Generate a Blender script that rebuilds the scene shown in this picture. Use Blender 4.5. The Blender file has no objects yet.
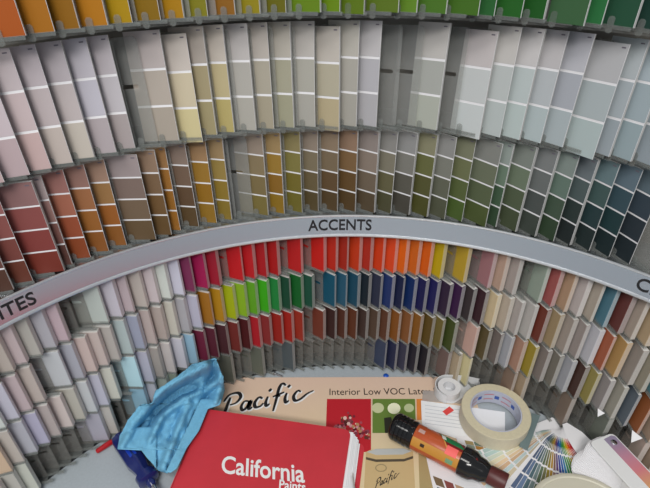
import bpy, bmesh, math, random, colorsys
from mathutils import Vector, Matrix, noise
random.seed(7)
S = bpy.context.scene
C = S.collection
R_ = math.radians

# ------------------------------------------------------------------ camera
CAM = Vector((-0.032, -0.095, 0.68)); PITCH = R_(35.0); F = 525.0
cd = bpy.data.cameras.new('camera'); cd.sensor_width = 36; cd.lens = F / 650 * 36; cd.clip_start = 0.02
cam = bpy.data.objects.new('camera', cd); C.objects.link(cam)
cam.location = CAM; cam.rotation_euler = (math.pi / 2 - PITCH, 0, 0); S.camera = cam
# ------------------------------------------------------------------ world, lamps, exposure
w = bpy.data.worlds.new('world'); S.world = w; w.use_nodes = True
w.node_tree.nodes['Background'].inputs[0].default_value = (0.86, 0.93, 1.0, 1)
w.node_tree.nodes['Background'].inputs[1].default_value = 0.36
def area(name, loc, aim, sx, sy, power, col):
    l = bpy.data.lights.new(name, 'AREA'); l.shape = 'RECTANGLE'; l.size = sx; l.size_y = sy; l.energy = power; l.color = col
    o = bpy.data.objects.new(name, l); C.objects.link(o); o.location = loc
    o.rotation_euler = (Vector(aim) - Vector(loc)).to_track_quat('-Z', 'Y').to_euler(); return o
area('ceiling_lamp', (-0.5, -0.7, 2.4), (0, 0.1, 0.2), 1.3, 0.5, 22, (1.0, 0.98, 0.94))
area('ceiling_lamp', (-0.2, -1.9, 2.4), (0, 0.1, 0.2), 1.3, 0.5, 50, (1.0, 0.98, 0.94))
S.view_settings.view_transform = 'Standard'; S.view_settings.look = 'None'
S.view_settings.exposure = 0.0; S.view_settings.gamma = 1.0; S.view_settings.use_curve_mapping = False

def G(px, py, z=0.0):
    """point of the place at height z that the photograph shows at (px, py)"""
    x = px - 325; y = py - 244
    d = Vector((x, F * math.cos(PITCH) - y * math.sin(PITCH), -(F * math.sin(PITCH) + y * math.cos(PITCH))))
    return CAM + d * ((z - CAM.z) / d.z)

# ------------------------------------------------------------------ materials
def lin(h):
    h = h.lstrip('#'); o = []
    for i in (0, 2, 4):
        c = int(h[i:i + 2], 16) / 255; o.append(c / 12.92 if c <= 0.04045 else ((c + 0.055) / 1.055) ** 2.4)
    return o
def alb(h, g=1.0, sat=1.0):
    c = lin(h); sat = sat if min(c) > .15 and max(c) - min(c) < .16 else 1.0; y = .3 * c[0] + .55 * c[1] + .15 * c[2]
    return tuple(max(0.004, min(0.88, (y + (q - y) * sat) * g)) for q in c) + (1.0,)
def base(name):
    m = bpy.data.materials.new(name); m.use_nodes = True
    return m, m.node_tree, m.node_tree.nodes['Principled BSDF']
def mat(name, col, rough=0.5, metal=0.0, spec=0.5, bump=0.0, bscale=60, vary=0.0):
    m, t, b = base(name)
    c = col if isinstance(col, tuple) else alb(col)
    b.inputs['Base Color'].default_value = c; b.inputs['Roughness'].default_value = rough
    b.inputs['Metallic'].default_value = metal; b.inputs['Specular IOR Level'].default_value = spec
    if bump or vary:
        tc = t.nodes.new('ShaderNodeTexCoord'); n = t.nodes.new('ShaderNodeTexNoise')
        n.inputs['Scale'].default_value = bscale; n.inputs['Detail'].default_value = 5
        t.links.new(tc.outputs['Object'], n.inputs['Vector'])
        if bump:
            bp = t.nodes.new('ShaderNodeBump'); bp.inputs['Strength'].default_value = bump; bp.inputs['Distance'].default_value = 0.002
            t.links.new(n.outputs['Fac'], bp.inputs['Height']); t.links.new(bp.outputs['Normal'], b.inputs['Normal'])
        if vary:
            r = t.nodes.new('ShaderNodeMapRange'); r.inputs[1].default_value = .3; r.inputs[2].default_value = .7
            r.inputs[3].default_value = 1 - vary; r.inputs[4].default_value = 1 + vary
            mx = t.nodes.new('ShaderNodeVectorMath'); mx.operation = 'SCALE'; mx.inputs[0].default_value = c[:3]
            t.links.new(n.outputs['Fac'], r.inputs['Value']); t.links.new(r.outputs[0], mx.inputs['Scale']); t.links.new(mx.outputs[0], b.inputs['Base Color'])
    return m
def objcol(name, mix=0.0, paper=(0.7, 0.68, 0.65), rough=0.45, lines=False):
    m, t, b = base(name)
    oi = t.nodes.new('ShaderNodeObjectInfo'); mx = t.nodes.new('ShaderNodeMix'); mx.data_type = 'RGBA'
    mx.inputs['Factor'].default_value = mix; mx.inputs['B'].default_value = paper + (1,)
    t.links.new(oi.outputs['Color'], mx.inputs['A']); t.links.new(mx.outputs['Result'], b.inputs['Base Color'])
    b.inputs['Roughness'].default_value = rough; b.inputs['Specular IOR Level'].default_value = .3
    if lines:                                     # edges of the single cards in a stack
        tc = t.nodes.new('ShaderNodeTexCoord'); wv = t.nodes.new('ShaderNodeTexWave'); wv.bands_direction = 'Y'
        wv.inputs['Scale'].default_value = 260; wv.inputs['Distortion'].default_value = 1.5
        mr = t.nodes.new('ShaderNodeMapRange'); mr.inputs[3].default_value = max(0, mix - .22); mr.inputs[4].default_value = min(1, mix + .22)
        t.links.new(tc.outputs['Object'], wv.inputs['Vector']); t.links.new(wv.outputs['Fac'], mr.inputs['Value']); t.links.new(mr.outputs[0], mx.inputs['Factor'])
    return m
def clear(name, fac, col, rough=0.12, tint=0.95):
    m, t, b = base(name)
    b.inputs['Base Color'].default_value = col; b.inputs['Roughness'].default_value = rough
    tr = t.nodes.new('ShaderNodeBsdfTransparent'); tr.inputs[0].default_value = (tint, tint, tint * .99, 1)
    mx = t.nodes.new('ShaderNodeMixShader'); mx.inputs[0].default_value = fac
    t.links.new(tr.outputs[0], mx.inputs[1]); t.links.new(b.outputs[0], mx.inputs[2])
    t.links.new(mx.outputs[0], t.nodes['Material Output'].inputs['Surface'])
    return m
M_face = objcol('printed card', 0.0, rough=0.5)
M_side = objcol('card stack edge', 0.36, (.78, .76, .74), lines=True)
M_top = objcol('card stack top', 0.85, (.85, .84, .82))
M_flat = objcol('printed ink', 0.0, rough=0.5)
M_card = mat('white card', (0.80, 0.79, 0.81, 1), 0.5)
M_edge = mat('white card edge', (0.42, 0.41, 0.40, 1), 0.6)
M_clear = clear('clear plastic', 0.22, (0.50, 0.51, 0.50, 1), 0.1)
M_shelf = clear('clear tier shelf', 0.10, (0.4, 0.41, 0.4, 1), 0.1)
M_plate = clear('hazy pocket plastic', 0.25, (0.36, 0.35, 0.33, 1), 0.14)
M_ledge = clear('clear plastic ledge', 0.22, (0.34, 0.36, 0.35, 1), 0.06)
M_black = mat('black ink', (0.012, 0.012, 0.014, 1), 0.5)
M_white = mat('white ink', (0.8, 0.8, 0.8, 1), 0.5)

# ------------------------------------------------------------------ mesh helpers
class MB:
    def __init__(s): s.v = []; s.f = []; s.m = []
    def quad(s, *idx, mi=0): s.f.append(tuple(idx)); s.m.append(mi)
    def box(s, x0, x1, y0, y1, z0, z1, mi=0):
        n = len(s.v)
        s.v += [(x, y, z) for z in (z0, z1) for y in (y0, y1) for x in (x0, x1)]
        for q in ((0, 2, 3, 1), (4, 5, 7, 6), (0, 1, 5, 4), (2, 6, 7, 3), (0, 4, 6, 2), (1, 3, 7, 5)):
            s.f.append(tuple(n + i for i in q)); s.m.append(mi)
    def prism(s, pts, d, mi=0, side=None):
        """outline pts (3-D, in order) extruded by vector d"""
        n = len(s.v); k = len(pts); d = Vector(d)
        s.v += [tuple(p) for p in pts] + [tuple(Vector(p) + d) for p in pts]
        s.f.append(tuple(range(n + k - 1, n - 1, -1))); s.m.append(mi)
        s.f.append(tuple(range(n + k, n + 2 * k))); s.m.append(mi)
        for i in range(k):
            j = (i + 1) % k; s.f.append((n + i, n + j, n + k + j, n + k + i)); s.m.append(mi if side is None else side)
    def lathe(s, prof, seg=24, axis='z', mi=0, closed=False, twist=None):
        """prof: list of (radius, height) or (radius, height, material)"""
        n = len(s.v); k = len(prof)
        for i, p in enumerate(prof):
            for j in range(seg):
                a = 2 * math.pi * j / seg; r = p[0] * (twist(a, i) if twist else 1)
                s.v.append((r * math.cos(a), r * math.sin(a), p[1]) if axis == 'z' else (p[1], r * math.cos(a), r * math.sin(a)))
        for i in range(k if closed else k - 1):
            for j in range(seg):
                a, b = n + i * seg + j, n + i * seg + (j + 1) % seg; i2 = (i + 1) % k
                c, d = n + i2 * seg + (j + 1) % seg, n + i2 * seg + j
                s.f.append((a, b, c, d)); s.m.append(prof[i][2] if len(prof[i]) > 2 else mi)
        if not closed:
            s.f.append(tuple(n + j for j in range(seg - 1, -1, -1))); s.m.append(mi)
            s.f.append(tuple(n + (k - 1) * seg + j for j in range(seg))); s.m.append(mi)
    def mesh(s, name, mats, smooth=False, fix=True):
        me = bpy.data.meshes.new(name); me.from_pydata([tuple(p) for p in s.v], [], s.f)
        for m in mats: me.materials.append(m)
        for p, mi in zip(me.polygons, s.m): p.material_index = mi
        if fix:
            bm = bmesh.new(); bm.from_mesh(me); bmesh.ops.recalc_face_normals(bm, faces=bm.faces); bm.to_mesh(me); bm.free()
        if smooth:
            for p in me.polygons: p.use_smooth = True
            if smooth != 'all': me.set_sharp_from_angle(angle=R_(35))
        me.update(); return me
    def build(s, name, mats, parent=None, smooth=False):
        return link(name, s.mesh(name, mats if isinstance(mats, (list, tuple)) else [mats], smooth), parent)
def link(name, me, parent=None):
    o = bpy.data.objects.new(name, me); C.objects.link(o)
    if parent: o.parent = parent
    return o
def tag(o, label, cat, group=None, kind=None):
    o['label'] = label; o['category'] = cat
    if group: o['group'] = group
    if kind: o['kind'] = kind
    return o
def empty(name, loc=(0, 0, 0), rz=0):
    o = bpy.data.objects.new(name, None); C.objects.link(o); o.location = loc; o.rotation_euler = (0, 0, rz); o.empty_display_size = .02; return o
def bevel(o, wd, seg=2):
    m = o.modifiers.new('bevel', 'BEVEL'); m.width = wd; m.segments = seg; m.limit_method = 'ANGLE'; m.angle_limit = R_(40); return o
def text_geo(s, offset=0.0, shear=0.0):
    cu = bpy.data.curves.new('t', 'FONT'); cu.body = s; cu.size = 1; cu.offset = offset; cu.shear = shear; cu.resolution_u = 4
    o = bpy.data.objects.new('t', cu); C.objects.link(o)
    dg = bpy.context.evaluated_depsgraph_get(); me = bpy.data.meshes.new_from_object(o.evaluated_get(dg))
    v = [tuple(p.co) for p in me.vertices]; f = [tuple(p.vertices) for p in me.polygons]
    bpy.data.objects.remove(o); bpy.data.curves.remove(cu); bpy.data.meshes.remove(me)
    x0 = min(p[0] for p in v); x1 = max(p[0] for p in v)
    v = [((p[0] - x0) / (x1 - x0), p[1], p[2]) for p in v]
    return v, f, x1 - x0
def text_on(s, name, o, xa, ya, m, parent, off=0.0, shear=0.0):
    """flat lettering: baseline from o along xa (whole length), capitals' height along ya"""
    v, f, _ = text_geo(s, off, shear); o, xa, ya = Vector(o), Vector(xa), Vector(ya)
    b = MB(); b.v = [o + xa * p[0] + ya * (p[1] / 0.70) for p in v]; b.f = f; b.m = [0] * len(f)
    me = b.mesh(name, [m], fix=False)
    nz = (xa.cross(ya)).normalized() * 0.0003
    return link(name, me, parent)

# ------------------------------------------------------------------ curved wall frame
def polar(phi, r, z):
    a = R_(phi); return Vector((r * math.sin(a), r * math.cos(a), z))
def slot_matrix(phi, r, z, alpha, lean):
    """origin at the lower right front corner of a card: X to the right along the card, -Y out of its face, Z up"""
    a = R_(phi); n = Vector((-math.sin(a), -math.cos(a), 0)); t = Vector((math.cos(a), -math.sin(a), 0)); al = R_(alpha)
    X = t * math.cos(al) + n * math.sin(al); Y = -(n * math.cos(al) - t * math.sin(al)); Z = Vector((0, 0, 1))
    m = Matrix((X, Y, Z)).transposed()
    m = Matrix.Rotation(R_(-lean), 3, t) @ m if lean else m
    m = m.to_4x4(); m.translation = polar(phi, r, z); return m
def sweep(name, prof, m, parent, a0, a1, n=72, closed=True, smooth=True):
    """profile [(radius, height)] swept round the axis"""
    b = MB(); k = len(prof)
    for i in range(n + 1):
        ph = a0 + (a1 - a0) * i / n
        for r, z in prof: b.v.append(polar(ph, r, z))
    for i in range(n):
        for j in range(k if closed else k - 1):
            j2 = (j + 1) % k; b.quad(i * k + j, i * k + j2, (i + 1) * k + j2, (i + 1) * k + j)
    if closed:
        b.quad(*range(k)); b.quad(*range(n * k + k - 1, n * k - 1, -1))
    return b.build(name, m, parent, smooth)

# ------------------------------------------------------------------ counter
m_counter = mat('grey counter laminate', '#a7afb5', 0.38, bump=0.02, bscale=300, vary=0.05)
b = MB(); pts = [polar(a, 0.60, -0.03) for a in range(-88, 89, 4)] + [Vector((0.60, -0.32, -0.03)), Vector((-0.60, -0.32, -0.03))]
b.prism(pts, (0, 0, 0.03)); counter = b.build('display_counter', m_counter)
tag(counter, 'pale grey counter top in front of the curved paint chip rack', 'counter', kind='structure')

# ------------------------------------------------------------------ the rack
rack = empty('paint_chip_rack', (0, 0, 0))
tag(rack, 'curved wall rack of clear plastic pockets with a metal lettered band', 'display rack')
A0, A1 = -61, 55.5
m_back = mat('grey rack back', '#75716b', 0.6, bump=.05)
m_kick = mat('black rack foot', (0.012, 0.012, 0.013, 1), 0.5)
sweep('back_panel', [(0.592, 0.0), (0.600, 0.0), (0.625, 0.74), (0.617, 0.74)], m_back, rack, A0, A1)
sweep('lower_back_panel', [(0.543, 0.0046), (0.549, 0.0046), (0.549, 0.274), (0.543, 0.274)], mat('taupe lower back', '#6a645c', .6), rack, A0, A1)
sweep('foot_strip', [(0.5165, 0.0), (0.590, 0.0), (0.590, 0.0042), (0.5165, 0.0042)], m_kick, rack, A0, A1)
# brushed aluminium band
m_alu, t, bs = base('brushed aluminium')
bs.inputs['Base Color'].default_value = (0.64, 0.66, 0.70, 1); bs.inputs['Metallic'].default_value = 1.0; bs.inputs['Roughness'].default_value = 0.3
tc = t.nodes.new('ShaderNodeTexCoord'); mp = t.nodes.new('ShaderNodeMapping'); mp.inputs['Scale'].default_value = (3, 3, 900)
nz = t.nodes.new('ShaderNodeTexNoise'); nz.inputs['Scale'].default_value = 4; mr = t.nodes.new('ShaderNodeMapRange'); mr.inputs[3].default_value = .14; mr.inputs[4].default_value = .3
t.links.new(tc.outputs['Object'], mp.inputs['Vector']); t.links.new(mp.outputs[0], nz.inputs['Vector']); t.links.new(nz.outputs['Fac'], mr.inputs['Value']); t.links.new(mr.outputs[0], bs.inputs['Roughness'])
m_rail = mat('polished rail', (0.75, 0.76, 0.78, 1), 0.38, 1.0)
BR0, BZ0, BR1, BZ1 = 0.5025, 0.2765, 0.5035, 0.3075
sweep('metal_band', [(BR0, BZ0), (BR1, BZ1), (BR1 + .002, BZ1), (BR1 + .002, .2985), (0.588, .2985), (0.588, .2955), (BR1 + .002, .2955), (BR0 + .003, BZ0)], m_alu, rack, A0, A1, 96)
sweep('lower_rail', [(BR0 - .0022 * math.cos(q), BZ0 + .0022 * math.sin(q)) for q in [i * math.pi / 4 for i in range(8)]], m_rail, rack, A0, A1, 96)
sweep('upper_rail', [(BR1 - .0016 * math.cos(q), BZ1 + .0016 * math.sin(q)) for q in [i * math.pi / 4 for i in range(8)]], m_rail, rack, A0, A1, 96)
def band_text(s, p0, p1, v0=0.27, v1=0.80):
    vv, f, _ = text_geo(s, 0.013)
    b = MB()
    for x, y, _z in vv:
        v = v0 + (v1 - v0) * y / 0.70; ph = p0 + (p1 - p0) * x
        b.v.append(polar(ph, BR0 + (BR1 - BR0) * v - .0006, BZ0 + (BZ1 - BZ0) * v + .0004))
    b.f = f; b.m = [0] * len(f)
    return link('lettering', b.mesh('lettering', [M_black], fix=False), rack)
band_text('ACCENTS', -6.25, 3.55)
band_text('WHITES', -54.4, -45.3)
band_text('CL', 41.1, 44.0)

# ---- pockets
def notch_plate(b, w_, h, t_, y, nx, nzc, nh, mi=0, xr=-.0078):
    """clear plate with a finger slot cut in from its left edge"""
    r = nh / 2
    out = [(-w_, 0), (xr - .0015, 0), (xr, .0015), (xr, h - .003), (xr - .003, h), (-w_, h), (-w_, nzc + r)]
    out += [(-nx + r * math.cos(q) - r, nzc + r * math.sin(q)) for q in [math.pi / 2 - i * math.pi / 4 for i in range(5)]]
    out += [(-w_, nzc - r)]
    b.prism([(x, y, z) for x, z in out], (0, t_, 0), mi)
def tab(b, x0, x1, z0, z1, y, t_, mi):
    r = .002
    out = [(x0, z0 + r), (x0 + r, z0), (x1 - r, z0), (x1, z0 + r), (x1, z1 - r), (x1 - r, z1), (x0 + r, z1), (x0, z1 - r)]
    b.prism([(x, y, z) for x, z in out], (0, t_, 0), mi)
SW = 0.043
def strip_pocket_mesh(h):
    b = MB(); notch_plate(b, SW, h, .0007, .0092, .017, h * .55, .0045)
    b.box(-SW, -.002, -.001, .0040, -.0016, -.0004, 1); b.box(-SW, -.0078, .0040, .0099, -.0016, -.0004, 1)
    b.box(-SW, -.0005, -.0016, -.001, -.0035, .0006, 1)
    tab(b, -.0275, -.0200, -.0075, .0085, -.0024, .0008, 1)
    return b.mesh('strip_pocket', [M_clear, M_ledge])
CW, CH = 0.039, 0.0608
def chip_pocket_mesh():
    b = MB(); notch_plate(b, CW, CH + .002, .0006, .0092, .0125, CH * .60, .0042)
    b.box(-CW, -.0005, -.0005, .0040, -.0018, -.0006, 1); b.box(-CW, -.0078, .0040, .0098, -.0018, -.0006, 1)
    b.box(-CW, 0, -.0011, -.0005, -.0018, .0034, 1)
    return b.mesh('chip_pocket', [M_plate, M_ledge])

# ------------------------------------------------------------------ colour names
def cname(h):
    r, g, bl = [int(h[i:i + 2], 16) / 255 for i in (0, 2, 4)]
    H, L, Sx = colorsys.rgb_to_hls(r, g, bl); H *= 360
    if Sx < 0.06: return 'light grey' if L > .58 else 'mid grey' if L > .38 else 'charcoal'
    if H < 12 or H >= 345: base_ = ('pale pink', 'dusty rose', 'maroon') if Sx < .35 else ('coral', 'red', 'dark red')
    elif H < 42: base_ = ('pale beige', 'taupe', 'dark brown') if Sx < .35 else ('peach', 'orange', 'brown')
    elif H < 62: base_ = ('cream', 'khaki', 'dark olive') if Sx < .4 else ('yellow', 'golden yellow', 'dark ochre')
    elif H < 160: base_ = ('pale sage', 'sage green', 'dark green') if Sx < .3 else ('lime', 'green', 'deep green')
    elif H < 200: base_ = ('pale aqua', 'teal grey', 'dark teal')
    elif H < 255: base_ = ('pale blue grey', 'slate blue', 'navy')
    else: base_ = ('pale lavender', 'mauve', 'dark plum')
    return base_[0] if L > .56 else base_[1] if L > .30 else base_[2]
def nth(n): return str(n) + ('th' if 10 <= n % 100 <= 20 else {1: 'st', 2: 'nd', 3: 'rd'}.get(n % 10, 'th'))

# ------------------------------------------------------------------ paint strips (three upper tiers)
def strip(nom, phi, r, z, h, cols, gain, alpha, lean, thick, bow, rowname, group, idx, width=SW, gap=.0022, code=True):
    mtx = slot_matrix(nom, r, z, alpha, lean) @ Matrix.Translation((R_(phi - nom) * r / math.cos(R_(alpha)) * .9, 0, 0)); n = 8
    def yb(q): return bow * (q / h) ** 2 - .0
    b = MB()
    for i in range(n + 1):
        q = h * i / n; y = yb(q)
        b.v += [(-width, y, q), (0, y, q), (0, y + thick, q), (-width, y + thick, q)]
    for i in range(n):
        o = i * 4
        for j in range(4):
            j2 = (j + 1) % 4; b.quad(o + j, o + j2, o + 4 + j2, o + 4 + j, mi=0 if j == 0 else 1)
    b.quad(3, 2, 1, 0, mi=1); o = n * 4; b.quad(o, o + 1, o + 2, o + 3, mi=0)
    ob = b.build('paint_strip', [M_card, M_edge]); ob.matrix_world = mtx
    k = len(cols); bh = h / k; base_c = cols[1] if k > 1 else cols[0]
    tag(ob, f'{cname(base_c)} paint strip, {nth(idx)} from left in {rowname}', 'paint strip', group)
    for i, c in enumerate(cols):                      # cols run from the top down
        q1 = h - bh * i - (0 if i == 0 else gap / 2); q0 = h - bh * (i + 1) + (0 if i == k - 1 else gap / 2)
        bb = MB(); m_ = 3
        for s in range(m_ + 1):
            q = q0 + (q1 - q0) * s / m_; y = yb(q)
            bb.v += [(-width + .0002, y - .0003, q), (-.0003, y - .0003, q), (-.0003, y - .00002, q), (-width + .0002, y - .00002, q)]
        for s in range(m_):
            o = s * 4
            for j in range(4): bb.quad(o + j, o + (j + 1) % 4, o + 4 + (j + 1) % 4, o + 4 + j)
        bb.quad(3, 2, 1, 0); o = m_ * 4; bb.quad(o, o + 1, o + 2, o + 3)
        cb = bb.build('colour_band', [M_face], ob); cb.color = alb(c, gain, .76)
    if code:
        q = h - .0045; y = yb(q) - .00045; bb = MB(); bb.box(-.0078, -.0032, y, y + .0002, q, q + .0013)
        bb.build('printed_code', [M_grey], ob)
    return ob
M_grey = mat('grey print', '#6a6470', 0.6)

AL_U = 32
T0R = 0.518
T0 = '25:9a4c18 54:965f14 79:80560f 107:a06812 132:9a7a0a 160:7a5c10 183:9a7010 207:75701c 234:80561c 259:857818 285:5f5c14 320:5c7818 339:5f7c14 362:556c18 399:54691f 416:5a7d26 446:456a24 479:3f6420 494:2a5c30 521:245a22 543:1f5220 586:3a5c3c 601:2c6a3c 634:264c38 660:203c34'
T0phi = [-36.7, -33.9, -31.4, -28.5, -25.9, -22.8, -20.2, -17.5, -14.3, -11.4, -8.3, -4.1, -1.8, 1.1, 5.3, 7.4, 10.9, 14.7, 16.4, 19.4, 21.8, 26.3, 27.9, 31.1, 34.0]
T1 = [(-46.0, 'b09fa4 a89498 a08a8c'), (-43.4, 'b3a2a8 b29ea4 a88c8c'), (-40.7, 'b0a2a8 b0a0a6 a58e92'), (-38.3, 'aea0a4 b09c9e b09290'), (-35.9, 'a89ca2 a89a9c aa9c94'), (-33.4, 'a49aa0 a89c9c aca296'),
      (-30.8, 'aaa4ae a8a4b0 9c9094'), (-28.5, 'a9a0a6 aaa4aa 968a8a'), (-25.6, None), (-23.0, 'a89c9a a09488 988c7e'), (-20.0, 'b4a9a0 b2a790 b5aa82'), (-18.1, '9a8f85 8f8468 8c8262'),
      (-15.8, 'b0a599 a69a78 a09360'), (-12.9, 'aaa4a2 9c9890 9a968c'), (-10.5, 'a69d94 9a9280 948a72'), (-7.8, 'a59e92 949078 8f8c70'), (-4.9, 'a8a29c 98958a 96938a'),
      (-1.6, 'aca49a a09880 a09478'), (0.7, 'a5a096 98948a 949086'), (3.4, 'aca8aa a09ea4 9c9a9e'), (6.0, None), (8.6, None), (11.5, 'aaa6a2 969892 9a9e92'), (14.1, None),
      (17.2, 'b0a8a8 aeb2b2 b0b6b6'), (19.8, 'b0aca8 a6acab a2abaa'), (22.2, 'b4b0b0 a5b0b0 a2b0ae'), (24.8, 'aca8aa a2a8ac 9caaac'), (27.5, 'a8a8b0 989ca5 98a4a8'),
      (31.4, 'a5a5a8 9aa5a8 9cacac'), (32.9, 'a0a8ac 98a2a8 8c979e'), (35.3, '9aa8b0 8f9fa6 86999f'), (37.9, '98a4ac 8c98a0 849098')]
T2 = [(-51.8, '7a5048 6a4038 5a382c 443024'), (-49.3, '84544f 744642 623a32 50322a'), (-46.8, '84544f 74463f 5c3a34 4a3026'), (-44.5, '8a5a58 7a4844 6a3a34 5c3024'), (-40.7, '80605f 7a4340 743632 6a2c22'), (-39.6, '9a8888 846560 6f4c46 563832'),
      (-37.2, '8c625c 905a48 83432c 7a3c20'), (-34.8, '85655c 8a5c3c 845426 7a4a20'), (-32.4, '8f7464 86643e 855022 7a4c20'), (-28.4, '8f8080 6f5f58 655443 5a4832'),
      (-26.2, '806a58 6a543e 62492c 5a4428'), (-24.9, '8a6844 8a5f2c 855a24 8a5c24'), (-22.3, '7a6a60 655244 54402e 4f3d26'), (-19.7, '8c6f50 866528 805c1a 806020'),
      (-17.5, '8a7454 84703c 7c6628 786428'), (-14.6, None), (-12.1, '85786c 786a50 6e6040 6c6034'), (-9.7, '8a7450 86692c 785720 7c601c'), (-7.0, '7a704c 70693a 665c26 625a24'),
      (-4.6, '807468 6e6450 5c5038 4c4028'), (-1.7, '7a6a58 6a5c48 55422c 4a3a24'), (1.0, '7f6856 6c5438 564024 4a3820'), (3.9, '80746e 7a6e64 625648 4c4030'), (6.4, '7c7a76 706c5e 58543c 464430'),
      (9.1, '80807f 6f6e68 504e46 423f38'), (11.8, '78765f 5a5c38 4a4a2a 444420'), (14.4, '7f7f7c 6f7068 57594c 4a4c3c'), (16.9, '6e705c 626648 4e5834 445628'), (20.4, '767872 606654 4f5840 46502c'),
      (21.7, '84908a 627464 3e5440 304430'), (24.5, '727a72 626e5c 4a5440 404834'), (27.2, '6e7272 5f6362 454a48 3a403a'), (29.7, '74827c 5c6e64 3e4e40 30402e'), (31.8, '646c70 4a5656 2c3634 242a2a'),
      (34.3, '5f7276 3e5250 26383a 222c2c'), (36.8, '5a6a74 364a52 22383a 1e2a2c'), (39.3, '56646c 343f48 2a3238 222a2e'), (41.9, None)]
GU = 1.24
Z0, H0, Z1, H1, Z2, H2 = 0.559, 0.130, 0.426, 0.121, 0.3025, 0.1135
L0, L1_, L2_ = 8, 11, 5
rw0, rw1, rw2 = 'the topmost strip row', 'the pale strip row second from top', 'the dark strip row above the metal band'
for i, (ent, ph) in enumerate(zip(T0.split(), T0phi)):
    c = ent.split(':')[1]; pulled = i in (13, 21)
    r_, g_, b_ = lin(c); c2 = c
    strip(-36.7 + 2.946 * i, ph, T0R - (.002 if pulled else 0), Z0 - (.002 if pulled else 0), H0, [c2, c2, c2, c], 1.1, AL_U, L0, random.choice((.0012, .002, .003)), .003, rw0, 'paint strips in the topmost row', i + 1, code=False)
n = 0
for i, (ph, cs) in enumerate(T1):
    if cs is None: continue
    n += 1; pulled = ph in (-20.0, 17.2, 31.4, -1.6); al = AL_U + (random.uniform(0, 1.5) if pulled else random.uniform(-1.5, 1.5))
    strip(-46.2 + 2.623 * i, ph, .520, Z1 - (.006 if pulled else 0), H1, cs.split(), GU, al, L1_ + random.uniform(-1, .6), random.choice((.0008, .0015, .0025, .003)),
          random.uniform(.0, .003), rw1, 'paint strips in the second row', n, gap=.0028)
n = 0
for i, (ph, cs) in enumerate(T2):
    if cs is None: continue
    n += 1
    strip(-51.9 + 2.533 * i, ph, .520, Z2, H2, cs.split(), GU, AL_U + random.uniform(-1.5, 1.5), L2_ + random.uniform(-1, .6), random.choice((.0008, .0012, .0025, .0042)),
          random.uniform(.0, .002), rw2, 'paint strips in the row above the band', n)
p1, p2 = strip_pocket_mesh(H1 - .004), strip_pocket_mesh(H2 - .004); p0 = strip_pocket_mesh(H0 - .004)
def pocket(me, name, m):
    o = link(name, me, rack); o.matrix_world = m; return o
for i in range(27): pocket(p0, 'strip_pocket', slot_matrix(-39.65 + 2.946 * i, T0R, Z0, AL_U, L0))
for i in range(33): pocket(p1, 'strip_pocket', slot_matrix(-46.2 + 2.623 * i, .520, Z1, AL_U, L1_))
for i in range(38): pocket(p2, 'strip_pocket', slot_matrix(-51.9 + 2.533 * i, .520, Z2, AL_U, L2_))
for nm, zz, rr in (('tier_shelf', Z0 - .0065, .522), ('tier_shelf', Z1 - .0065, .524)):
    sweep(nm, [(rr, zz), (.598, zz), (.598, zz + .002), (rr, zz + .002)], M_shelf, rack, A0 + 8, A1 - 8, 72)

# ------------------------------------------------------------------ paint chip stacks (four lower rows)
AL_L = 39; CR = 0.505
ROWZ = [0.2095, 0.1405, 0.0715, 0.0068]
CHIPS = {  # first column, colours left to right; a dot is an empty pocket
0: (-1, 'b0918f a89a8e b09a9c a09c92 9c9aa4 b0949e . . a4b0a8 b0aab8 a8949a a89c92 b4a5a8 b4beb4 b0b0c4 6b2a4a a01a50 9a1a2e . c01a20 bb1c22 a81a20 a81818 . b82020 . c42018 b82a1a a02818 c03a18 a82c1c cc3c14 d84820 d8620e c8621a d05c10 b8a010 . b89a30 . 8c6468 a08878 958880 . 7f9280 8a4a48 9a8068 a89c98 9c8f7c 456a78 5a302c 9c8a78 a08c70 948474'),
1: (-2, 'a8b0aa a4a2b4 a89296 a5968c . a4a9ae 8f919e b09890 aa9890 9a948c 8fa3a3 8088a0 a08e88 9a8a80 a8a594 8f8f95 9a9ab0 9a6820 a87c18 9aa810 7fa820 5a9a20 2f8a10 1a6a30 123a28 0f5020 144030 . 0f4458 20485c 153c4e 101c24 24293a 1c2c58 141c38 0c2450 121440 181848 281c30 2e1438 302a2c 301c22 b0a080 a0907a 938a84 9c9892 5c2a20 857458 8a7c70 857872 a0a0a8 8a4c34 b08c58 857a70 807a6c 4c7078 8a7c6c'),
2: (-3, 'a8927c a0958a 9494a0 9490ac 9a8c88 b0a09a 9a9688 a0a5a8 9a9aac a8a898 . 9ab8c0 9494a8 8a8078 a89c98 a8a4b0 8fb0c4 5a1c30 481c28 3c2024 5c2420 3c1416 8a1820 6a2424 8c2018 942018 7a2418 . 5c2c20 2c1a18 40241a 4a2818 342824 42342a 4a2e20 6a4018 6a4426 6c4618 4c3c18 5a5028 36401c . a88a80 4a4028 5e5652 858890 8c6c5c 94822c 6c6460 605c54 82848c 3a2620 7c7240 7c7474 858070 4c545c 7c4828 8a7868 7a7066'),
3: (-4, '9c8a80 98948a a0a294 . . . . . 8c8898 9a948c . . 7898a8 9494a0 7c8478 6c7468 . 3c4034 . . 50524a . . 4c5048 . . 3c4448 . . . . . . . . 2c3448 1c2038 2c2c3c 1c1a24 15131a . 5c4c48 8a7c68 a8a07c . . . 6e5c50 857460 . . . 6a5c52 . . 5c6058 . . 9a8474 8a7868'),
}
CM = {}
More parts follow.
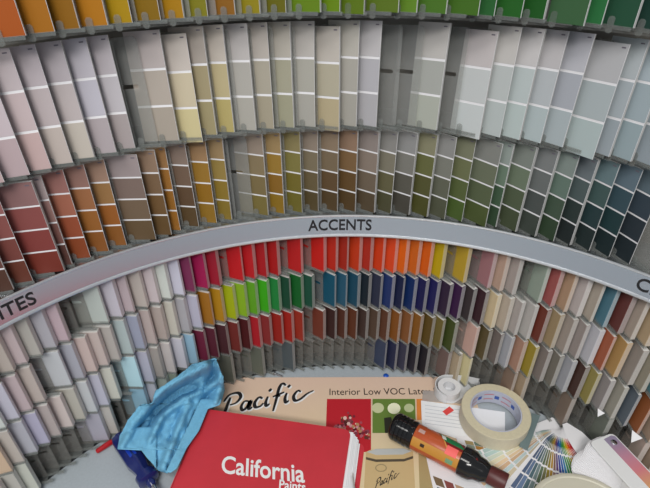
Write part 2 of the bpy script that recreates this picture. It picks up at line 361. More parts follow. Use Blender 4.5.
def chip_mesh(t_):
    if t_ not in CM:
        b = MB(); b.box(-CW + .001, -.0004, 0, t_, 0, CH)
        b.m = [1, 2, 0, 1, 1, 1]
        me = b.mesh('paint_chip', [M_face, M_side, M_top], fix=False)
        bm = bmesh.new(); bm.from_mesh(me)
        bmesh.ops.bevel(bm, geom=[e for e in bm.edges], offset=.0005, segments=1, affect='EDGES'); bmesh.ops.recalc_face_normals(bm, faces=bm.faces)
        bm.to_mesh(me); bm.free(); CM[t_] = me
    return CM[t_]
cp = chip_pocket_mesh()
ROWN = ['top chip row below band', 'second chip row below band', 'third chip row below band', 'bottom chip row above counter']
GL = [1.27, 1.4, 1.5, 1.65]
for row in range(4):
    k0, cs = CHIPS[row]; n = 0
    for j, c in enumerate(cs.split()):
        ph = -50.9 + 1.882 * (k0 + j)
        pk = slot_matrix(ph, CR, ROWZ[row], AL_L, 2)
        pocket(cp, 'chip_pocket', pk)
        if c == '.': continue
        n += 1
        t_ = random.choice((.005, .007, .0085, .0085, .0085)); dz = random.uniform(0, .0008)
        ob = link('paint_chip_stack', chip_mesh(t_))
        ob.matrix_world = slot_matrix(ph + random.uniform(-.12, .12), CR, ROWZ[row] + dz, AL_L + random.uniform(-1.5, 1.5), 2 + random.uniform(-1, 1))
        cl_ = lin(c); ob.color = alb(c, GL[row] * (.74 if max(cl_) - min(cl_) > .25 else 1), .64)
        tag(ob, f'{cname(c)} paint chip stack, {nth(n)} from left in {ROWN[row]}', 'paint chips', 'chip stacks in the ' + ROWN[row])
# ================= counter things
def W(b, name, mats, root, smooth=False):
    """build world-space geometry as a part of root (which stands at root.location)"""
    o = b.build(name, mats, root, smooth)
    if root: o.data.transform(Matrix.Translation(-Vector(root.location)))
    return o
def flatq(name, pts, z0, th, m, root, col=None):
    """thin flat piece with the given outline lying at height z0"""
    b = MB(); b.prism([(p[0], p[1], z0) for p in pts], (0, 0, th)); o = W(b, name, [m], root)
    if col: o.color = alb(col, 1.25)
    return o
def px(pts, z): return [G(x, y, z) for x, y in pts]
def ribbon(b, pts, wd, o, xa, ya, z, taper=True):
    """brush stroke through pts (unit coordinates) mapped by o, xa, ya"""
    P = []
    n_ = len(pts)
    for i in range(n_ - 1):
        p0, p1, p2, p3 = [Vector(pts[max(0, min(n_ - 1, i + k))]) for k in (-1, 0, 1, 2)]
        for s_ in range(6):
            t = s_ / 6; P.append(.5 * ((2 * p1) + (p2 - p0) * t + (2 * p0 - 5 * p1 + 4 * p2 - p3) * t * t + (3 * p1 - p0 - 3 * p2 + p3) * t ** 3))
    P.append(Vector(pts[-1])); k = len(b.v)
    for i, p in enumerate(P):
        d = (P[min(i + 1, len(P) - 1)] - P[max(i - 1, 0)]).normalized(); q = Vector((-d.y, d.x))
        ww = wd * (.55 + .45 * math.sin(math.pi * (i + .5) / len(P))) if taper else wd
        ww *= .75 + .45 * abs(q.x * .8 + q.y * .2)
        for sg in (1, -1):
            u = p + q * ww * sg / 2; v = Vector(o) + Vector(xa) * u.x + Vector(ya) * u.y; b.v.append((v.x, v.y, z))
    for i in range(len(P) - 1): b.quad(k + 2 * i, k + 2 * i + 1, k + 2 * i + 3, k + 2 * i + 2)
SCRIPT = [[(0.06, -.32), (0.17, .3), (0.27, .78)], [(-.02, .6), (.2, .93), (.62, .97), (.78, .72), (.6, .45), (.3, .38)],
          [(1.22, .42), (1.0, .45), (.88, .2), (.98, 0), (1.18, .15), (1.27, .45), (1.23, .1), (1.32, .0), (1.42, .1)],
          [(1.88, .45), (1.7, .55), (1.52, .3), (1.58, .06), (1.8, .06), (1.95, .2)], [(2.14, .52), (2.06, .22), (2.12, .03), (2.26, .12)], [(2.16, .78), (2.28, .92)],
          [(3.0, .98), (2.82, 1.12), (2.67, .9), (2.57, .3), (2.46, -.3)], [(2.38, .46), (2.95, .62)], [(3.07, .56), (3.0, .27), (3.06, .05), (3.2, .13)], [(3.1, .84), (3.22, .98)],
          [(3.78, .5), (3.62, .58), (3.43, .34), (3.5, .08), (3.75, .1), (4.1, .34), (4.42, .46)]]
def script_word(o, xa, ya, z, root, wd, outline=True):
    if outline:
        b = MB()
        for st in SCRIPT: ribbon(b, [(p[0] + .05, p[1] - .05) for p in st], wd * 1.35, o, xa, ya, z)
        W(b, 'lettering_outline', [M_white], root)
    b = MB()
    for st in SCRIPT: ribbon(b, st, wd, o, xa, ya, z + .0002)
    return W(b, 'lettering', [M_black], root)

# ---- printed sheet
SZ = 0.0015
sheet = empty('printed_display_sheet', (0.0, 0.34, 0)); tag(sheet, 'beige printed paint poster lying flat on the counter under the red book', 'poster')
m_sheet, t, bs = base('beige print'); tc = t.nodes.new('ShaderNodeTexCoord'); sp = t.nodes.new('ShaderNodeSeparateXYZ'); cr = t.nodes.new('ShaderNodeValToRGB')
nz = t.nodes.new('ShaderNodeTexNoise'); nz.inputs['Scale'].default_value = 9; ad = t.nodes.new('ShaderNodeMath'); ad.operation = 'MULTIPLY_ADD'; ad.inputs[1].default_value = .06
mr = t.nodes.new('ShaderNodeMapRange'); mr.inputs[1].default_value = .02; mr.inputs[2].default_value = .17
t.links.new(tc.outputs['Object'], sp.inputs[0]); t.links.new(tc.outputs['Object'], nz.inputs['Vector']); t.links.new(nz.outputs['Fac'], ad.inputs[0]); t.links.new(sp.outputs['Y'], ad.inputs[2])
t.links.new(ad.outputs[0], mr.inputs['Value']); t.links.new(mr.outputs[0], cr.inputs[0]); t.links.new(cr.outputs[0], bs.inputs['Base Color'])
cr.color_ramp.elements[0].color = alb('cebd98', 1.15); cr.color_ramp.elements[1].color = alb('d0b5a2', 1.15); bs.inputs['Roughness'].default_value = .4
flatq('sheet', [(-.205, .200), (.207, .200), (.207, .491), (-.205, .489)], .0002, SZ - .0002, m_sheet, sheet)
Z = SZ + .0001
def pr(name, pts, col, dz=0.0): return flatq(name, px(pts, Z + dz), Z + dz, .0002, M_flat, sheet, col)
O = G(222, 413.5, Z); xa = (G(314, 399, Z) - O) / 4.45; ya = (G(230, 389, Z) - G(226, 411, Z))
script_word(O, xa, ya * .86, Z, sheet, .15)
ob = text_on('Interior Low VOC Latex Paint', 'lettering', G(329.5, 395, Z + .0003) - sheet.location, G(454, 394, Z) - G(329.5, 395, Z), G(330, 388.5, Z) - G(330, 395, Z), mat('dark brown ink', '#2c2420'), sheet)
pr('picture', [(327, 399), (371, 399), (371, 452), (325, 452)], 'a8202a')
pr('picture', [(372.5, 399), (415, 399), (416, 433), (372.5, 433)], '5c7434')
pr('picture', [(416.5, 399), (428, 399), (430, 420), (417, 420)], 'c87838')
for cx, cy, r, c in ((378, 408, 6, 'b4b890'), (394, 408.5, 6.5, 'd8d8bc'), (409, 408, 5, 'a8b088')):
    pr('printed_fruit', [(cx + r * math.cos(a * math.pi / 8), cy + r * .85 * math.sin(a * math.pi / 8)) for a in range(16)], c, .0003)
pr('printed_vase', [(384, 418), (391, 417), (396, 433), (385, 433)], '2c2c24', .0003)
# heap of dried flowers in the red picture
flw = ['a05460', 'b8808a', '6c2430', 'a07858', 'c8a8a0', '7c3c48', '5a3028', '984450', '4c2020']
for i in range(80):
    a = random.random(); x = 332 + 38 * a; y = 430 - 20 * math.exp(-((a - .45) / .3) ** 2) * random.random() + random.uniform(-1, 10) * a
    r = random.uniform(.9, 2.1); pr('printed_petal', [(x + r * math.cos(q * 1.05), y + r * math.sin(q * 1.05)) for q in range(6)], random.choice(flw), .0003 + .00001 * i)
pr('printed_can', [(366, 452), (370, 450), (409, 449.5), (413, 452), (415, 488), (418, 520), (362, 520), (364, 488)], 'b49c72', .0003)
pr('printed_can_lid', [(367, 452), (376, 449), (403, 448.5), (412, 451), (403, 454.5), (376, 455)], 'a8aaa8', .0005)
pr('printed_can_rim', [(366, 457), (376, 459.5), (404, 459), (413, 456), (413, 458.5), (404, 461.5), (376, 462), (366, 459.5)], '4c4438', .0005)
pr('printed_crest', [(381 + 6 * math.cos(q * .52), 468 + 4 * math.sin(q * .52)) for q in range(12)], '8c7c5c', .0005)
pr('printed_crest_centre', [(381 + 4.8 * math.cos(q * .52), 468 + 3 * math.sin(q * .52)) for q in range(12)], 'b49c72', .0006)
b = MB(); O2 = G(375, 488, Z); x2 = (G(399, 477, Z) - O2) / 4.45; y2 = G(377, 479, Z) - O2
for st in SCRIPT: ribbon(b, st, .17, O2, x2, y2, Z + .0008)
W(b, 'lettering', [M_black], sheet)
pr('picture', [(418, 440), (434, 434), (438, 500), (420, 500)], '9a8860')

# ---- red catalogue
BZ = SZ; BT = .030; rot = R_(-9.6); tl = G(205, 408, BT + .002)
book = empty('catalogue', (tl.x, tl.y, BZ), rot); tag(book, 'thick red softcover paint catalogue with white lettering and curling pages', 'book')
m_red = mat('red cover', '#c4343f', 0.4, bump=.05, bscale=25, vary=.05); m_page = mat('white pages', (0.84, 0.85, 0.87, 1), 0.6)
BWD, BHT = .219, .280
def rr(x0, x1, y0, y1, z, r):
    p = []
    for cx, cy, a0 in ((x1 - r, y1 - r, 0), (x0 + .002, y1 - .002, 90), (x0 + .002, y0 + .002, 180), (x1 - r, y0 + r, 270)):
        q = r if cx == x1 - r else .002
        for k in range(5): a = R_(a0 + 22.5 * k); p.append((cx + q * math.cos(a), cy + q * math.sin(a), z))
    return p
b = MB(); b.prism(rr(0, BWD, -BHT, 0, BT - BZ - .0012, .010), (0, 0, .0014)); b.build('front_cover', [m_red], book)
b = MB(); b.prism(rr(0, BWD + .021, -BHT, 0, 0, .010), (0, 0, .0014)); b.build('back_cover', [m_red], book)
b = MB(); b.box(-.0015, .0005, -BHT, 0, 0, BT - BZ + .0002); b.build('spine', [m_red], book)
for i in range(7):                                   # signatures of pages, each a little further out
    z0 = .0016 + i * .0036; ex = .0185 - .0018 * i + random.uniform(-.001, .001)
    b = MB(); b.box(.001, BWD + ex - .004, -BHT + .003, -.003 + random.uniform(-.001, .002), z0, z0 + .0033); b.build('page_block', [m_page], book)
b = MB(); n_ = 10                                    # page curling out at the lower right
for i in range(n_ + 1):
    f = i / n_
    for j in range(7):
        v = j / 6; out = .016 + .040 * f ** 1.2 * math.sin(v * math.pi / 2)
        b.v.append((BWD - .012 + out * v * 1.1, -.03 - .16 * f, .024 - .0125 * v * v + .002 * math.sin(5 * f)))
for i in range(n_):
    for j in range(6): b.quad(i * 7 + j, i * 7 + j + 1, i * 7 + j + 8, i * 7 + j + 7)
o = b.build('loose_page', [m_page], book, True); sm = o.modifiers.new('thick', 'SOLIDIFY'); sm.thickness = .0006
im_ = Matrix.Translation(book.location) @ Matrix.Rotation(rot, 4, 'Z'); im_ = im_.inverted(); zc = BT + .0005
def lw(p): return im_ @ p
def book_text(sx, a, c, d, off):
    A, Cc, D = lw(G(a[0], a[1], zc)), lw(G(c[0], c[1], zc)), lw(G(d[0], d[1], zc))
    return text_on(sx, 'lettering', A, Cc - A, D - A, M_white, book, off)
book_text('California', (221, 472.5), (305, 482.5), (222.5, 455.5), .018)
book_text('Paints', (279, 488.5), (305.5, 491.5), (279.6, 479.5), .02)

# ---- blue cloth
POLY = [(216, 358.5), (223, 376), (224, 390), (220, 405), (208, 409), (199, 431), (187, 448), (177, 468), (169, 473), (159, 470), (148, 459), (141, 450), (130, 447), (118, 449.5), (120, 436), (128, 420), (140, 405), (152, 403), (156, 391), (177, 377), (192, 365), (206, 361)]
def span(y):
    xs = []
    for i, (x0, y0) in enumerate(POLY):
        x1, y1 = POLY[(i + 1) % len(POLY)]
        if (y0 <= y < y1) or (y1 <= y < y0): xs.append(x0 + (x1 - x0) * (y - y0) / (y1 - y0))
    return min(xs), max(xs)
FOLDS = [([(150, 403), (164, 389), (180, 379), (205, 366), (219, 364)], .022, 6), ([(156, 410), (170, 399), (182, 392), (194, 388)], -.034, 4.5), ([(148, 440), (163, 414), (184, 399), (205, 388), (221, 380)], .016, 5),
         ([(142, 447), (150, 428), (158, 412)], -.016, 3.5), ([(122, 446), (133, 425), (146, 410)], .012, 5), ([(163, 468), (176, 432), (188, 405)], .010, 4), ([(170, 440), (180, 412)], -.008, 3),
         ([(184, 448), (197, 415), (208, 396)], -.012, 3.5), ([(214, 362), (213, 376), (204, 388)], -.018, 4), ([(221, 366), (222, 384), (216, 402)], .012, 3.5), ([(134, 440), (141, 424), (150, 414)], -.009, 2.5), ([(168, 392), (186, 384), (200, 376)], -.010, 2.5)]
def seg_d(x, y, a, c):
    dx, dy = c[0] - a[0], c[1] - a[1]; t = max(0, min(1, ((x - a[0]) * dx + (y - a[1]) * dy) / (dx * dx + dy * dy)))
    return math.hypot(x - a[0] - t * dx, y - a[1] - t * dy)
NR, NC = 110, 90; b = MB()
for i in range(NR + 1):
    y = 358.7 + (472.6 - 358.7) * i / NR; x0, x1 = span(y)
    for j in range(NC + 1):
        u = j / NC; x = x0 + (x1 - x0) * u
        fo = 0.0; h = .024 + .010 * u + .005 * noise.noise(Vector((x * .07, y * .07, 1))) + .0034 * noise.noise(Vector((x * .17, y * .17, 5)))
        for line, A_, w_ in FOLDS:
            d = min(seg_d(x, y, line[q], line[q + 1]) for q in range(len(line) - 1)) + 1.2 * noise.noise(Vector((x * .12, y * .12, A_ * 99)))
            fo += 1.35 * A_ * math.exp(-(d / w_) ** 2)
        h += fo
        e = min(u, 1 - u, i / NR * 1.5, (1 - i / NR) * 1.5) * 9
        h -= .008 * math.exp(-e * 1.2)
        lo = .0365 if (x > 160 and y > 400 and x > 199 - (y - 404) * .48) else .031 if y > 428 and x < 156 else .008
        h = .5 * (h + lo + math.sqrt((h - lo) ** 2 + .010 ** 2))
        p = G(x, y, h); k = 0
        rl = max(.462, min(.499, .485 - .75 * fo))
        while math.hypot(p.x, p.y) > rl and k < 60: h += .002; p = G(x, y, h); k += 1
        b.v.append(tuple(p))
for i in range(NR):
    for j in range(NC): b.quad(i * (NC + 1) + j, i * (NC + 1) + j + 1, (i + 1) * (NC + 1) + j + 1, (i + 1) * (NC + 1) + j)
m_cloth = mat('blue shop cloth', '#74b2d2', 0.85, spec=.2, bump=.25, bscale=420, vary=.06)
rag = b.build('shop_cloth', [m_cloth], None, 'all'); sm = rag.modifiers.new('thick', 'SOLIDIFY'); sm.thickness = .0012
tag(rag, 'crumpled light blue shop cloth against the rack beside the red catalogue', 'cloth')

# ---- screwdriver
def along(name, p, q, label, cat):
    p, q = Vector(p), Vector(q); d = q - p; e = empty(name, p, math.atan2(d.y, d.x)); tag(e, label, cat); return e
sd = along('screwdriver', (-.331, .368, .0146), (-.272, .305, .0146), 'screwdriver with translucent dark blue handle half under the blue cloth', 'screwdriver')
m_hdl, t, bs = base('blue handle plastic'); bs.inputs['Base Color'].default_value = (.012, .02, .12, 1); bs.inputs['Roughness'].default_value = .12; bs.inputs['Coat Weight'].default_value = .4
m_ins = mat('bright blue insert', '#173aa8', .35); m_steel = mat('steel', (.6, .6, .62, 1), .25, 1.0)
b = MB(); b.lathe([(.006, 0), (.0115, .002), (.0138, .010), (.0142, .056), (.0118, .066), (.0105, .074), (.0110, .078), (.0146, .081), (.0146, .091), (.010, .094)], 36, 'x', twist=lambda a, i: 1 - (.10 if i < 7 else .02) * (.5 + .5 * math.cos(6 * a)))
b.build('handle', [m_hdl], sd, True)
b = MB(); b.box(.018, .052, -.0052, .0052, .0120, .0138); bevel(b.build('handle_insert', [m_ins], sd), .001)
b = MB(); b.lathe([(.0062, .092), (.0062, .099), (.0045, .102)], 18, 'x'); b.build('collar', [m_hdl], sd, True)
b = MB(); b.lathe([(.003, .100), (.003, .122), (.0022, .126)], 14, 'x'); b.build('shaft', [m_steel], sd, True)
# ---- red pen
pn = along('red_pen', (-.360, .3505, .0042), (-.3215, .389, .0042), 'short red pen lying at the foot of the rack beside the blue handle', 'pen')
m_pen = mat('red plastic', '#b01c24', .3)
b = MB(); b.lathe([(.002, 0), (.0036, .002), (.0038, .010), (.0034, .0105)], 16, 'x'); b.build('barrel', [m_pen], pn, True)
b = MB(); b.lathe([(.0040, .0105), (.0041, .022), (.0030, .025), (.001, .026)], 16, 'x'); b.build('cap', [m_pen], pn, True)
# ---- bolt
p = G(274.5, 373.5, .003); q = G(284, 377, .003); bl = along('small_bolt', (p.x, p.y, .0031), (q.x, q.y, .0031), 'small steel bolt on the grey counter above the poster', 'bolt')
b = MB(); b.lathe([(.0012, -.001), (.003, -.0006), (.003, .0014), (.0018, .0016)], 12, 'x'); b.build('head', [m_steel], bl, True)
b = MB(); b.lathe([(.0018 if k % 2 else .0014, .0016 + .0007 * k) for k in range(20)], 10, 'x'); b.build('thread', [m_steel], bl, True)
# ---- blue tack
p = G(386, 376, 0); tk = empty('push_pin', p); tag(tk, 'small round blue push pin head on the grey counter', 'push pin')
b = MB(); b.lathe([(.0046, .0001), (.0046, .0012), (.0035, .0024), (.0012, .003)], 16); b.build('pin_head', [mat('blue plastic', '#1c50b0', .3)], tk, True)

# ---- masking tape
m_mask = mat('masking tape', '#d2c9b2', .6, bump=.06, bscale=180, vary=.04); m_msid = mat('masking tape side', '#cbc2a6', .75, bump=.1, bscale=260, vary=.05); m_core = mat('cardboard core', '#b9bccb', .6)
mt = empty('masking_tape_roll', (.222, .402, .0042)); tag(mt, 'wide roll of cream masking tape lying on the white note card', 'tape')
RO, RI, HT = .0503, .0375, .0265
b = MB(); b.lathe([(RO, .0008), (RO, HT - .0008, 1), (RO - .0008, HT, 1), (RI, HT, 1), (RI, 0, 1), (RO - .0008, 0, 1)], 64, closed=True); b.build('tape', [m_mask, m_msid], mt, True)
core = MB(); core.lathe([(RI - .0002, .0003), (RI - .0002, HT - .0004), (RI - .0020, HT - .0004), (RI - .0020, .0003)], 64, closed=True); co = core.build('core', [m_core], mt, True)
def cyl_patch(b, r, a0, a1, z0, z1, n_=8):
    k = len(b.v)
    for i in range(n_ + 1):
        a = R_(a0 + (a1 - a0) * i / n_); b.v += [(r * math.cos(a), r * math.sin(a), z0), (r * math.cos(a), r * math.sin(a), z1)]
    for i in range(n_): b.quad(k + 2 * i, k + 2 * i + 2, k + 2 * i + 3, k + 2 * i + 1)
m_bi, m_ri = mat('blue core print', '#3a5aa8', .6), mat('red core print', '#c07078', .6)
for a in range(20, 180, 44):
    b = MB(); cyl_patch(b, RI - .0023, a, a + 11, .010, .017); b.build('core_mark', [m_bi], co)
    for dz in (.008, .018):
        b = MB(); cyl_patch(b, RI - .0023, a + 14, a + 38, dz, dz + .0018); b.build('core_mark', [m_ri], co)

# ---- snail tape dispenser
m_disp = clear('frosted dispenser plastic', .85, (.8, .81, .83, 1), .25); m_tapew = mat('white tape roll', (.72, .72, .74, 1), .35)
td = empty('tape_dispenser', (.165, .457, .0018)); tag(td, 'small white roll of clear tape in a snail dispenser near the rack', 'tape dispenser')
b = MB(); b.lathe([(.0178, .0012), (.0178, .0165), (.0095, .0165), (.0095, .0012)], 36, closed=True); b.build('tape', [m_tapew], td, True)
out = [(.0205 * math.cos(R_(a)), .0205 * math.sin(R_(a))) for a in range(75, 300, 9)] + [(.030, -.004), (.048, .006), (.050, .013), (.030, .019), (.012, .0205)]
b = MB(); b.prism([(x, y, 0) for x, y in out], (0, 0, .0011)); b.build('side_plate', [m_disp], td)
b = MB(); k = len(out)
arc = [(.0212 * math.cos(R_(a)), .0212 * math.sin(R_(a))) for a in range(250, 74, -8)] + [(.012, .0207), (.030, .0192), (.050, .0132)]
for x, y in arc:
    d = Vector((x, y)).normalized() * .0012; b.v += [(x, y, .0005), (x, y, .0182), (x + d.x, y + d.y, .0182), (x + d.x, y + d.y, .0005)]
for i in range(len(arc) - 1):
    for j in range(4): b.quad(4 * i + j, 4 * i + (j + 1) % 4, 4 * i + 4 + (j + 1) % 4, 4 * i + 4 + j)
b.quad(0, 1, 2, 3); e_ = 4 * (len(arc) - 1); b.quad(e_ + 3, e_ + 2, e_ + 1, e_)
b.build('rim', [m_disp], td, True)
b = MB(); b.box(.0495, .0508, .004, .0138, .0005, .0175); b.build('cutter', [m_steel], td)

# ---- note card and sleeve
nc = empty('note_card', (.18, .41, .0018)); tag(nc, 'white ruled note card with a red diamond sticker under the masking tape', 'note card')
cpts = px([(421, 400.5), (505, 412), (505, 447), (461, 440), (422, 427)], .003)
flatq('card', cpts, .0026, .0005, mat('note card paper', (.84, .85, .87, 1), .55), nc)
m_line = mat('pale blue ruling', '#c2c6cc', .6)
for i in range(6):
    y = 405 + i * 3.6; flatq('ruled_line', px([(425, y), (462, y + 5), (462, y + 5.5), (425, y + .5)], .0032), .0032, .0001, m_line, nc)
flatq('sticker', px([(442.5, 411.5), (449.5, 406.5), (454, 410.5), (446.5, 415.5)], .0033), .0033, .0003, mat('red sticker', '#e04a48', .45), nc)
sl = MB(); sl.prism([tuple(v) for v in px([(423, 390.5), (466, 393), (465, 404), (422, 401)], .002)], (0, 0, .0005))
sl = sl.build('clear_sleeve', [clear('sleeve film', .4, (.6, .56, .54, 1), .2)]); tag(sl, 'strip of clear plastic film at the top of the note card', 'plastic film')

# ---- bottle with orange label
bt = along('stain_bottle', (.0665, .383, .0232), (.200, .297, .0232), 'orange labelled bottle with black ridged cap lying on the poster', 'bottle')
m_blk = mat('glossy black plastic', (.008, .008, .009, 1), .12); m_or = mat('orange label', '#b4532c', .3, vary=.08, bscale=30)
BR = .0188; BS = .85
b = MB(); prof = [(.016, 0), (.0205, .0015), (.0225, .004)]
for k in range(4): prof += [(.0240, .006 + .006 * k), (.0240, .0098 + .006 * k), (.0228, .0105 + .006 * k), (.0228, .0115 + .006 * k)]
b.lathe([(q[0] * BS, q[1]) for q in prof + [(.0236, .032), (.0236, .036), (.0215, .037)]], 40, 'x'); b.build('cap', [m_blk], bt, True)
b = MB(); b.lathe([(.018, .035), (BR, .0365), (BR, .106), (.018, .108)], 40, 'x'); lab = b.build('label', [m_or], bt, True)
b = MB(); b.lathe([(q[0] * BS, q[1]) for q in [(.0212, .104), (.0240, .106), (.0246, .114), (.0236, .122), (.0196, .128), (.0186, .136), (.0150, .142), (.0128, .146)]], 40, 'x'); b.build('shoulder', [m_blk], bt, True)
b = MB(); b.lathe([(.0122, .144), (.0126, .146), (.0126, .166), (.0118, .168)], 32, 'x'); b.build('nozzle_cap', [mat('maroon plastic', '#53201f', .45)], bt, True)
def lab_patch(name, x0, x1, a0, a1, col, lift=.0002, sk=0.0):
    """patch on the label; angle 0 faces up, positive towards the viewer; sk slants its ends"""
    b = MB(); n_ = 10; r = BR + lift
    for i in range(n_ + 1):
        f = i / n_; a = R_(a0 + (a1 - a0) * f)
        b.v += [(x0 + sk * f, -r * math.sin(a), r * math.cos(a)), (x1 + sk * f, -r * math.sin(a), r * math.cos(a))]
    for i in range(n_): b.quad(2 * i, 2 * i + 1, 2 * i + 3, 2 * i + 2)
    o = b.build(name, [M_flat], lab, True); o.color = alb(col, 1.2); return o
lab_patch('gold_stripe', .037, .105, 38, 80, 'b07c34')
lab_patch('maroon_wedge', .060, .105, -70, 6, '6c1c1c', sk=.022)
lab_patch('gold_line', .0585, .0605, -70, 36, 'c08a48', .0004, sk=.030)
lab_patch('green_panel', .066, .096, -38, -6, '1d6e42', .0005, sk=.012)
lab_patch('white_mark', .070, .076, -34, -12, 'c8d0c8', .0007, sk=.004)
lab_patch('white_mark', .040, .046, -42, -34, 'c8c0c0', .0006); lab_patch('white_mark', .049, .056, -42, -30, 'c8c0c0', .0006)
lab_patch('grey_mark', .041, .050, -6, 12, 'b09088', .0004)
lab_patch('dark_mark', .050, .056, 50, 64, '33241c', .0005)
lab_patch('green_mark', .088, .098, 56, 76, '6a8c6c', .0005)
lab_patch('price_sticker', .084, .100, 6, 42, 'e0605c', .0009)

# ---- printed colour cards under the bottle
def card(name, pts, z, label, cells):
    c = Vector((0, 0, 0))
    P = px(pts, z)
    for v in P: c += v / len(P)
    e = empty(name, (c.x, c.y, z)); tag(e, label, 'colour card'); flatq('card', P, z, .0005, M_card, e)
    for q, col in cells: flatq('colour_panel', px(q, z + .0006), z + .0006, .0002, M_flat, e, col)
    return e
def cells(o, u, v, nu, nv, cols, g=.12):
    r = []
    for i in range(nu):
        for j in range(nv):
            f = lambda a, c: (o[0] + u[0] * a + v[0] * c, o[1] + u[1] * a + v[1] * c)
            r.append(([f(i + g, j + g), f(i + 1 - g / 2, j + g), f(i + 1 - g / 2, j + 1 - g / 2), f(i + g, j + 1 - g / 2)], cols[(i * nv + j) % len(cols)]))
    return r
card('colour_card', [(425, 452), (462, 464), (506, 476), (520, 520), (440, 520)], .0022, 'white colour card with brown and red panels below the orange bottle',
     cells((431, 474), (11, 4.2), (4, 11), 5, 3, ['6c5a44', '4c5c64', '8a7c50', '7a4440', '8c2c34', '3c5058', 'a88a70', '5a6a60', '8c9a9c', 'a05048', '6a7c84', '9aa8a8']))
card('colour_leaflet', [(455, 436), (500, 438), (566, 412), (566, 432), (520, 470), (470, 470)], .0034, 'white colour leaflet between the masking tape and the fan deck',
     cells((464, 440), (9, 1.5), (1.5, 4), 4, 2, ['8c7c54', '7a8478', '5c6c60', '94682c', '8c2c4c', 'a09060', '5c1c24', '6a7444'], .05) +
     [([(x, 449 + (x - 492) * -.12), (x + 2.4, 448.6 + (x - 492) * -.12), (x + 2.4, 453.6 + (x - 492) * -.12), (x, 454 + (x - 492) * -.12)], 'd4808c') for x in (492, 495.5, 499, 502.5, 506, 509.5, 513)] +
     [([(480, 462), (497, 455), (498, 458), (482, 466)], '5a9cc8')])

# ---- fan decks: one spread open, a closed one lying across its end
PV = G(568, 429, .018); fd = empty('fan_deck', (PV.x, PV.y, .0042)); tag(fd, 'colour fan deck spread open in rainbow order beneath the cream lid', 'fan deck', 'fan decks')
FCOL = ['8fa3a0', '9ab0ac', 'b0b8a8', 'c4bca0', 'c8b090', 'b89a7c', 'a8b8b8', 'b4a890', 'd4d4d4', '4c5a74', '5a6c88', '4a6068', '6c7c7c', '586850', '70704c', '8c7c34', 'a8843c', '7c5c50', '5c3c6c', '34408c', '2c5c9c', '24749c', '2c7c54', '3c8c34', '7ca02c', 'c4b020', 'd49420', 'd4701c', 'cc4420', 'b82428', 'a01c2c', 'd4d4d4']
NB = len(FCOL); BL, BWI = .165, .034
for i, c in enumerate(FCOL):
    f = i / (NB - 1); ang = 198 + 92 * f; zz = .0008 + .0155 * f; droop = zz * .55
    ca, sa = math.cos(R_(ang)), math.sin(R_(ang)); hw = BWI / 2
    def P3(x, y, dz=0.0):
        q = max(0, x) / BL; return (x * ca - y * sa, x * sa + y * ca, zz - droop * q * q * (3 - 2 * q) + dz)
    b = MB(); nseg = 8; xs = [-.008] + [.012 + (BL - .012) * k / (nseg - 1) for k in range(nseg)]
    for k, x in enumerate(xs):
        w_ = hw * (.25 if k == 0 else .8 if k == 1 else 1)
        b.v += [P3(x, -w_), P3(x, w_), P3(x, w_, .0003), P3(x, -w_, .0003)]
    for k in range(nseg):
        for j in range(4): b.quad(4 * k + j, 4 * k + (j + 1) % 4, 4 * k + 4 + (j + 1) % 4, 4 * k + 4 + j)
    b.quad(3, 2, 1, 0); k = 4 * nseg; b.quad(k, k + 1, k + 2, k + 3)
    bl_ = b.build('blade', [M_card], fd)
    if c == 'd4d4d4': continue
    for k in range(5):
        x0 = .014 + .030 * k + (.0012 if i % 2 else 0); x1 = x0 + .0268
        b = MB()
        for t in (0, .5, 1):
            x = x0 + (x1 - x0) * t; b.v += [P3(x, -hw * (.82 if k == 0 and t == 0 else 1) + .0006, .0004), P3(x, hw * (.82 if k == 0 and t == 0 else 1) - .0006, .0004)]
        b.quad(0, 1, 3, 2); b.quad(2, 3, 5, 4); o = b.build('colour_panel', [M_flat], bl_)
        o.color = alb(c, 1.2 + .16 * (k - 2), .95)
RV = G(607, 444, .047); fc = empty('fan_deck', (RV.x, RV.y, .021)); tag(fc, 'closed white fan deck with a rainbow striped cover and steel rivet', 'fan deck', 'fan decks')
ang = 291; ca, sa = math.cos(R_(ang)), math.sin(R_(ang)); hw = .021
m_wp = mat('white cover plastic', (.74, .74, .74, 1), .35)
def cov(x, y, z): return (x * ca - y * sa, x * sa + y * ca, z)
def slab(x0, x1, y0, y1, z, th, r=.006):
    b = MB(); b.prism([cov(x, y, z) for x, y in ((x0, y0 + r), (x0 + r * .3, y0 + r * .3), (x0 + r, y0), (x1, y0), (x1, y1), (x0 + r, y1), (x0 + r * .3, y1 - r * .3), (x0, y1 - r))], (0, 0, th)); return b
for i in range(18):                                    # blade ends swept round from under the cover, white margins showing
    f = i / 17; sh = (1 - f) ** 1.15
    b = slab(-.012 - .006 * sh - .002 * math.sin(f * 9), .046, -hw + .001, hw - .008 - .012 * sh, .0006 + .0219 * f, .0011, .008)
    c0 = Vector(cov(.046, -.008, 0)); rm = Matrix.Translation(c0) @ Matrix.Rotation(R_(44 * sh), 4, 'Z') @ Matrix.Translation(-c0)
    o = b.build('blade', [M_card], fc); o.data.transform(rm)
b = slab(.047, .17, -hw + .001, hw - .001, .0006, .0230, .001); b.build('blade_stack', [M_card], fc)
cv = slab(-.011, .175, -hw, hw, .0240, .0026).build('cover', [m_wp], fc); bevel(cv, .0007)
m_rb, t, bs = base('rainbow strip print'); tc = t.nodes.new('ShaderNodeTexCoord'); vm = t.nodes.new('ShaderNodeVectorMath'); vm.operation = 'DOT_PRODUCT'; vm.inputs[1].default_value = (ca, sa, 0)
mr = t.nodes.new('ShaderNodeMapRange'); mr.inputs[1].default_value = 0; mr.inputs[2].default_value = .10; cr = t.nodes.new('ShaderNodeValToRGB')
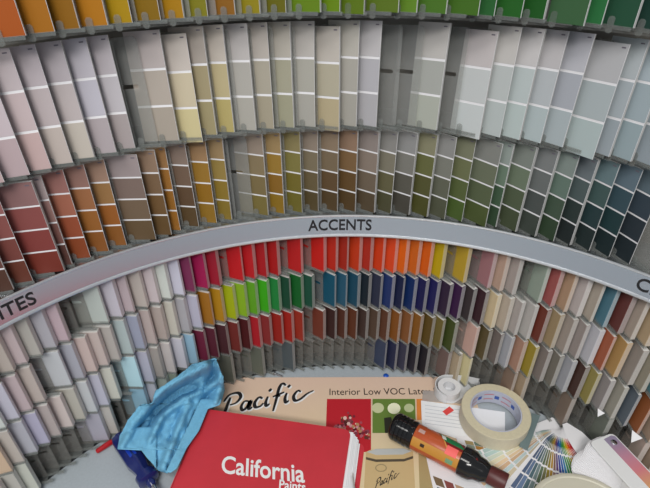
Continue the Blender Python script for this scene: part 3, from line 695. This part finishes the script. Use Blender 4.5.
t.links.new(tc.outputs['Object'], vm.inputs[0]); t.links.new(vm.outputs['Value'], mr.inputs['Value']); t.links.new(mr.outputs[0], cr.inputs[0]); t.links.new(cr.outputs[0], bs.inputs['Base Color'])
el = cr.color_ramp.elements; el[0].color = alb('9488a0'); el[1].color = alb('d0c050')
for q, c in ((.22, 'b88498'), (.45, 'cc7c84'), (.7, 'd4a068')): x_ = el.new(q); x_.color = alb(c)
bs.inputs['Roughness'].default_value = .3
b = MB(); b.prism([cov(x, y, .0266) for x, y in ((-.007, .001), (.173, .001), (.173, hw - .002), (-.005, hw - .002), (-.008, hw - .006))], (0, 0, .0002)); b.build('rainbow_strip', [m_rb], cv)
b = MB(); b.lathe([(.0042, .0267), (.0042, .0276), (.0030, .0284), (.001, .0287)], 20); o = b.build('rivet', [m_steel], fc, True); o.location = cov(.002, .010, 0)
# ---- loose slate chip
lc = MB(); lc.prism([tuple(v) for v in px([(531.5, 413.5), (540, 416), (527.5, 450.5), (519, 446.5)], .0126)], (0, 0, .0012))
lc = lc.build('colour_slip', [mat('slate card', '#6e7f80', .5)]); tag(lc, 'narrow slate grey colour slip leaning beside the masking tape', 'colour slip')
# ---- cream lid
ld = empty('can_lid', (.290, .231, .0215)); tag(ld, 'cream round lid lying on the colour fan deck', 'lid')
m_lid = mat('cream lid', '#c9c4b2', .5, bump=.03)
b = MB(); b.lathe([(.070, 0), (.0712, .001), (.0712, .0085), (.0695, .0095), (.066, .0095), (.0645, .0083)], 64); b.build('rim', [m_lid], ld, True)
b = MB(); b.lathe([(.0644, .0083), (.0640, .0088), (.02, .0092), (.002, .0094)], 64); b.build('disc', [m_lid], ld, True)
# ---- torn paper corners caught in the pockets
for x, y, z, lb in ((600, 413.5, .075, 'torn white paper corner in a pocket above the fan deck'), (635, 438, .070, 'larger torn white paper corner in a right hand pocket')):
    c = G(x, y, z); rr_ = .0055 if x == 600 else .008; c = c * 1.0
    b = MB(); n_ = Vector((-c.x, -c.y, .3)).normalized(); u = Vector((-n_.y, n_.x, 0)).normalized(); v = n_.cross(u)
    b.prism([c + u * rr_ * .9 + v * rr_ * .7, c - u * rr_ * .9 + v * rr_ * .9, c - u * rr_ * .1 - v * rr_], n_ * .0012); o = b.build('paper_scrap', [M_card]); tag(o, lb, 'paper scrap')
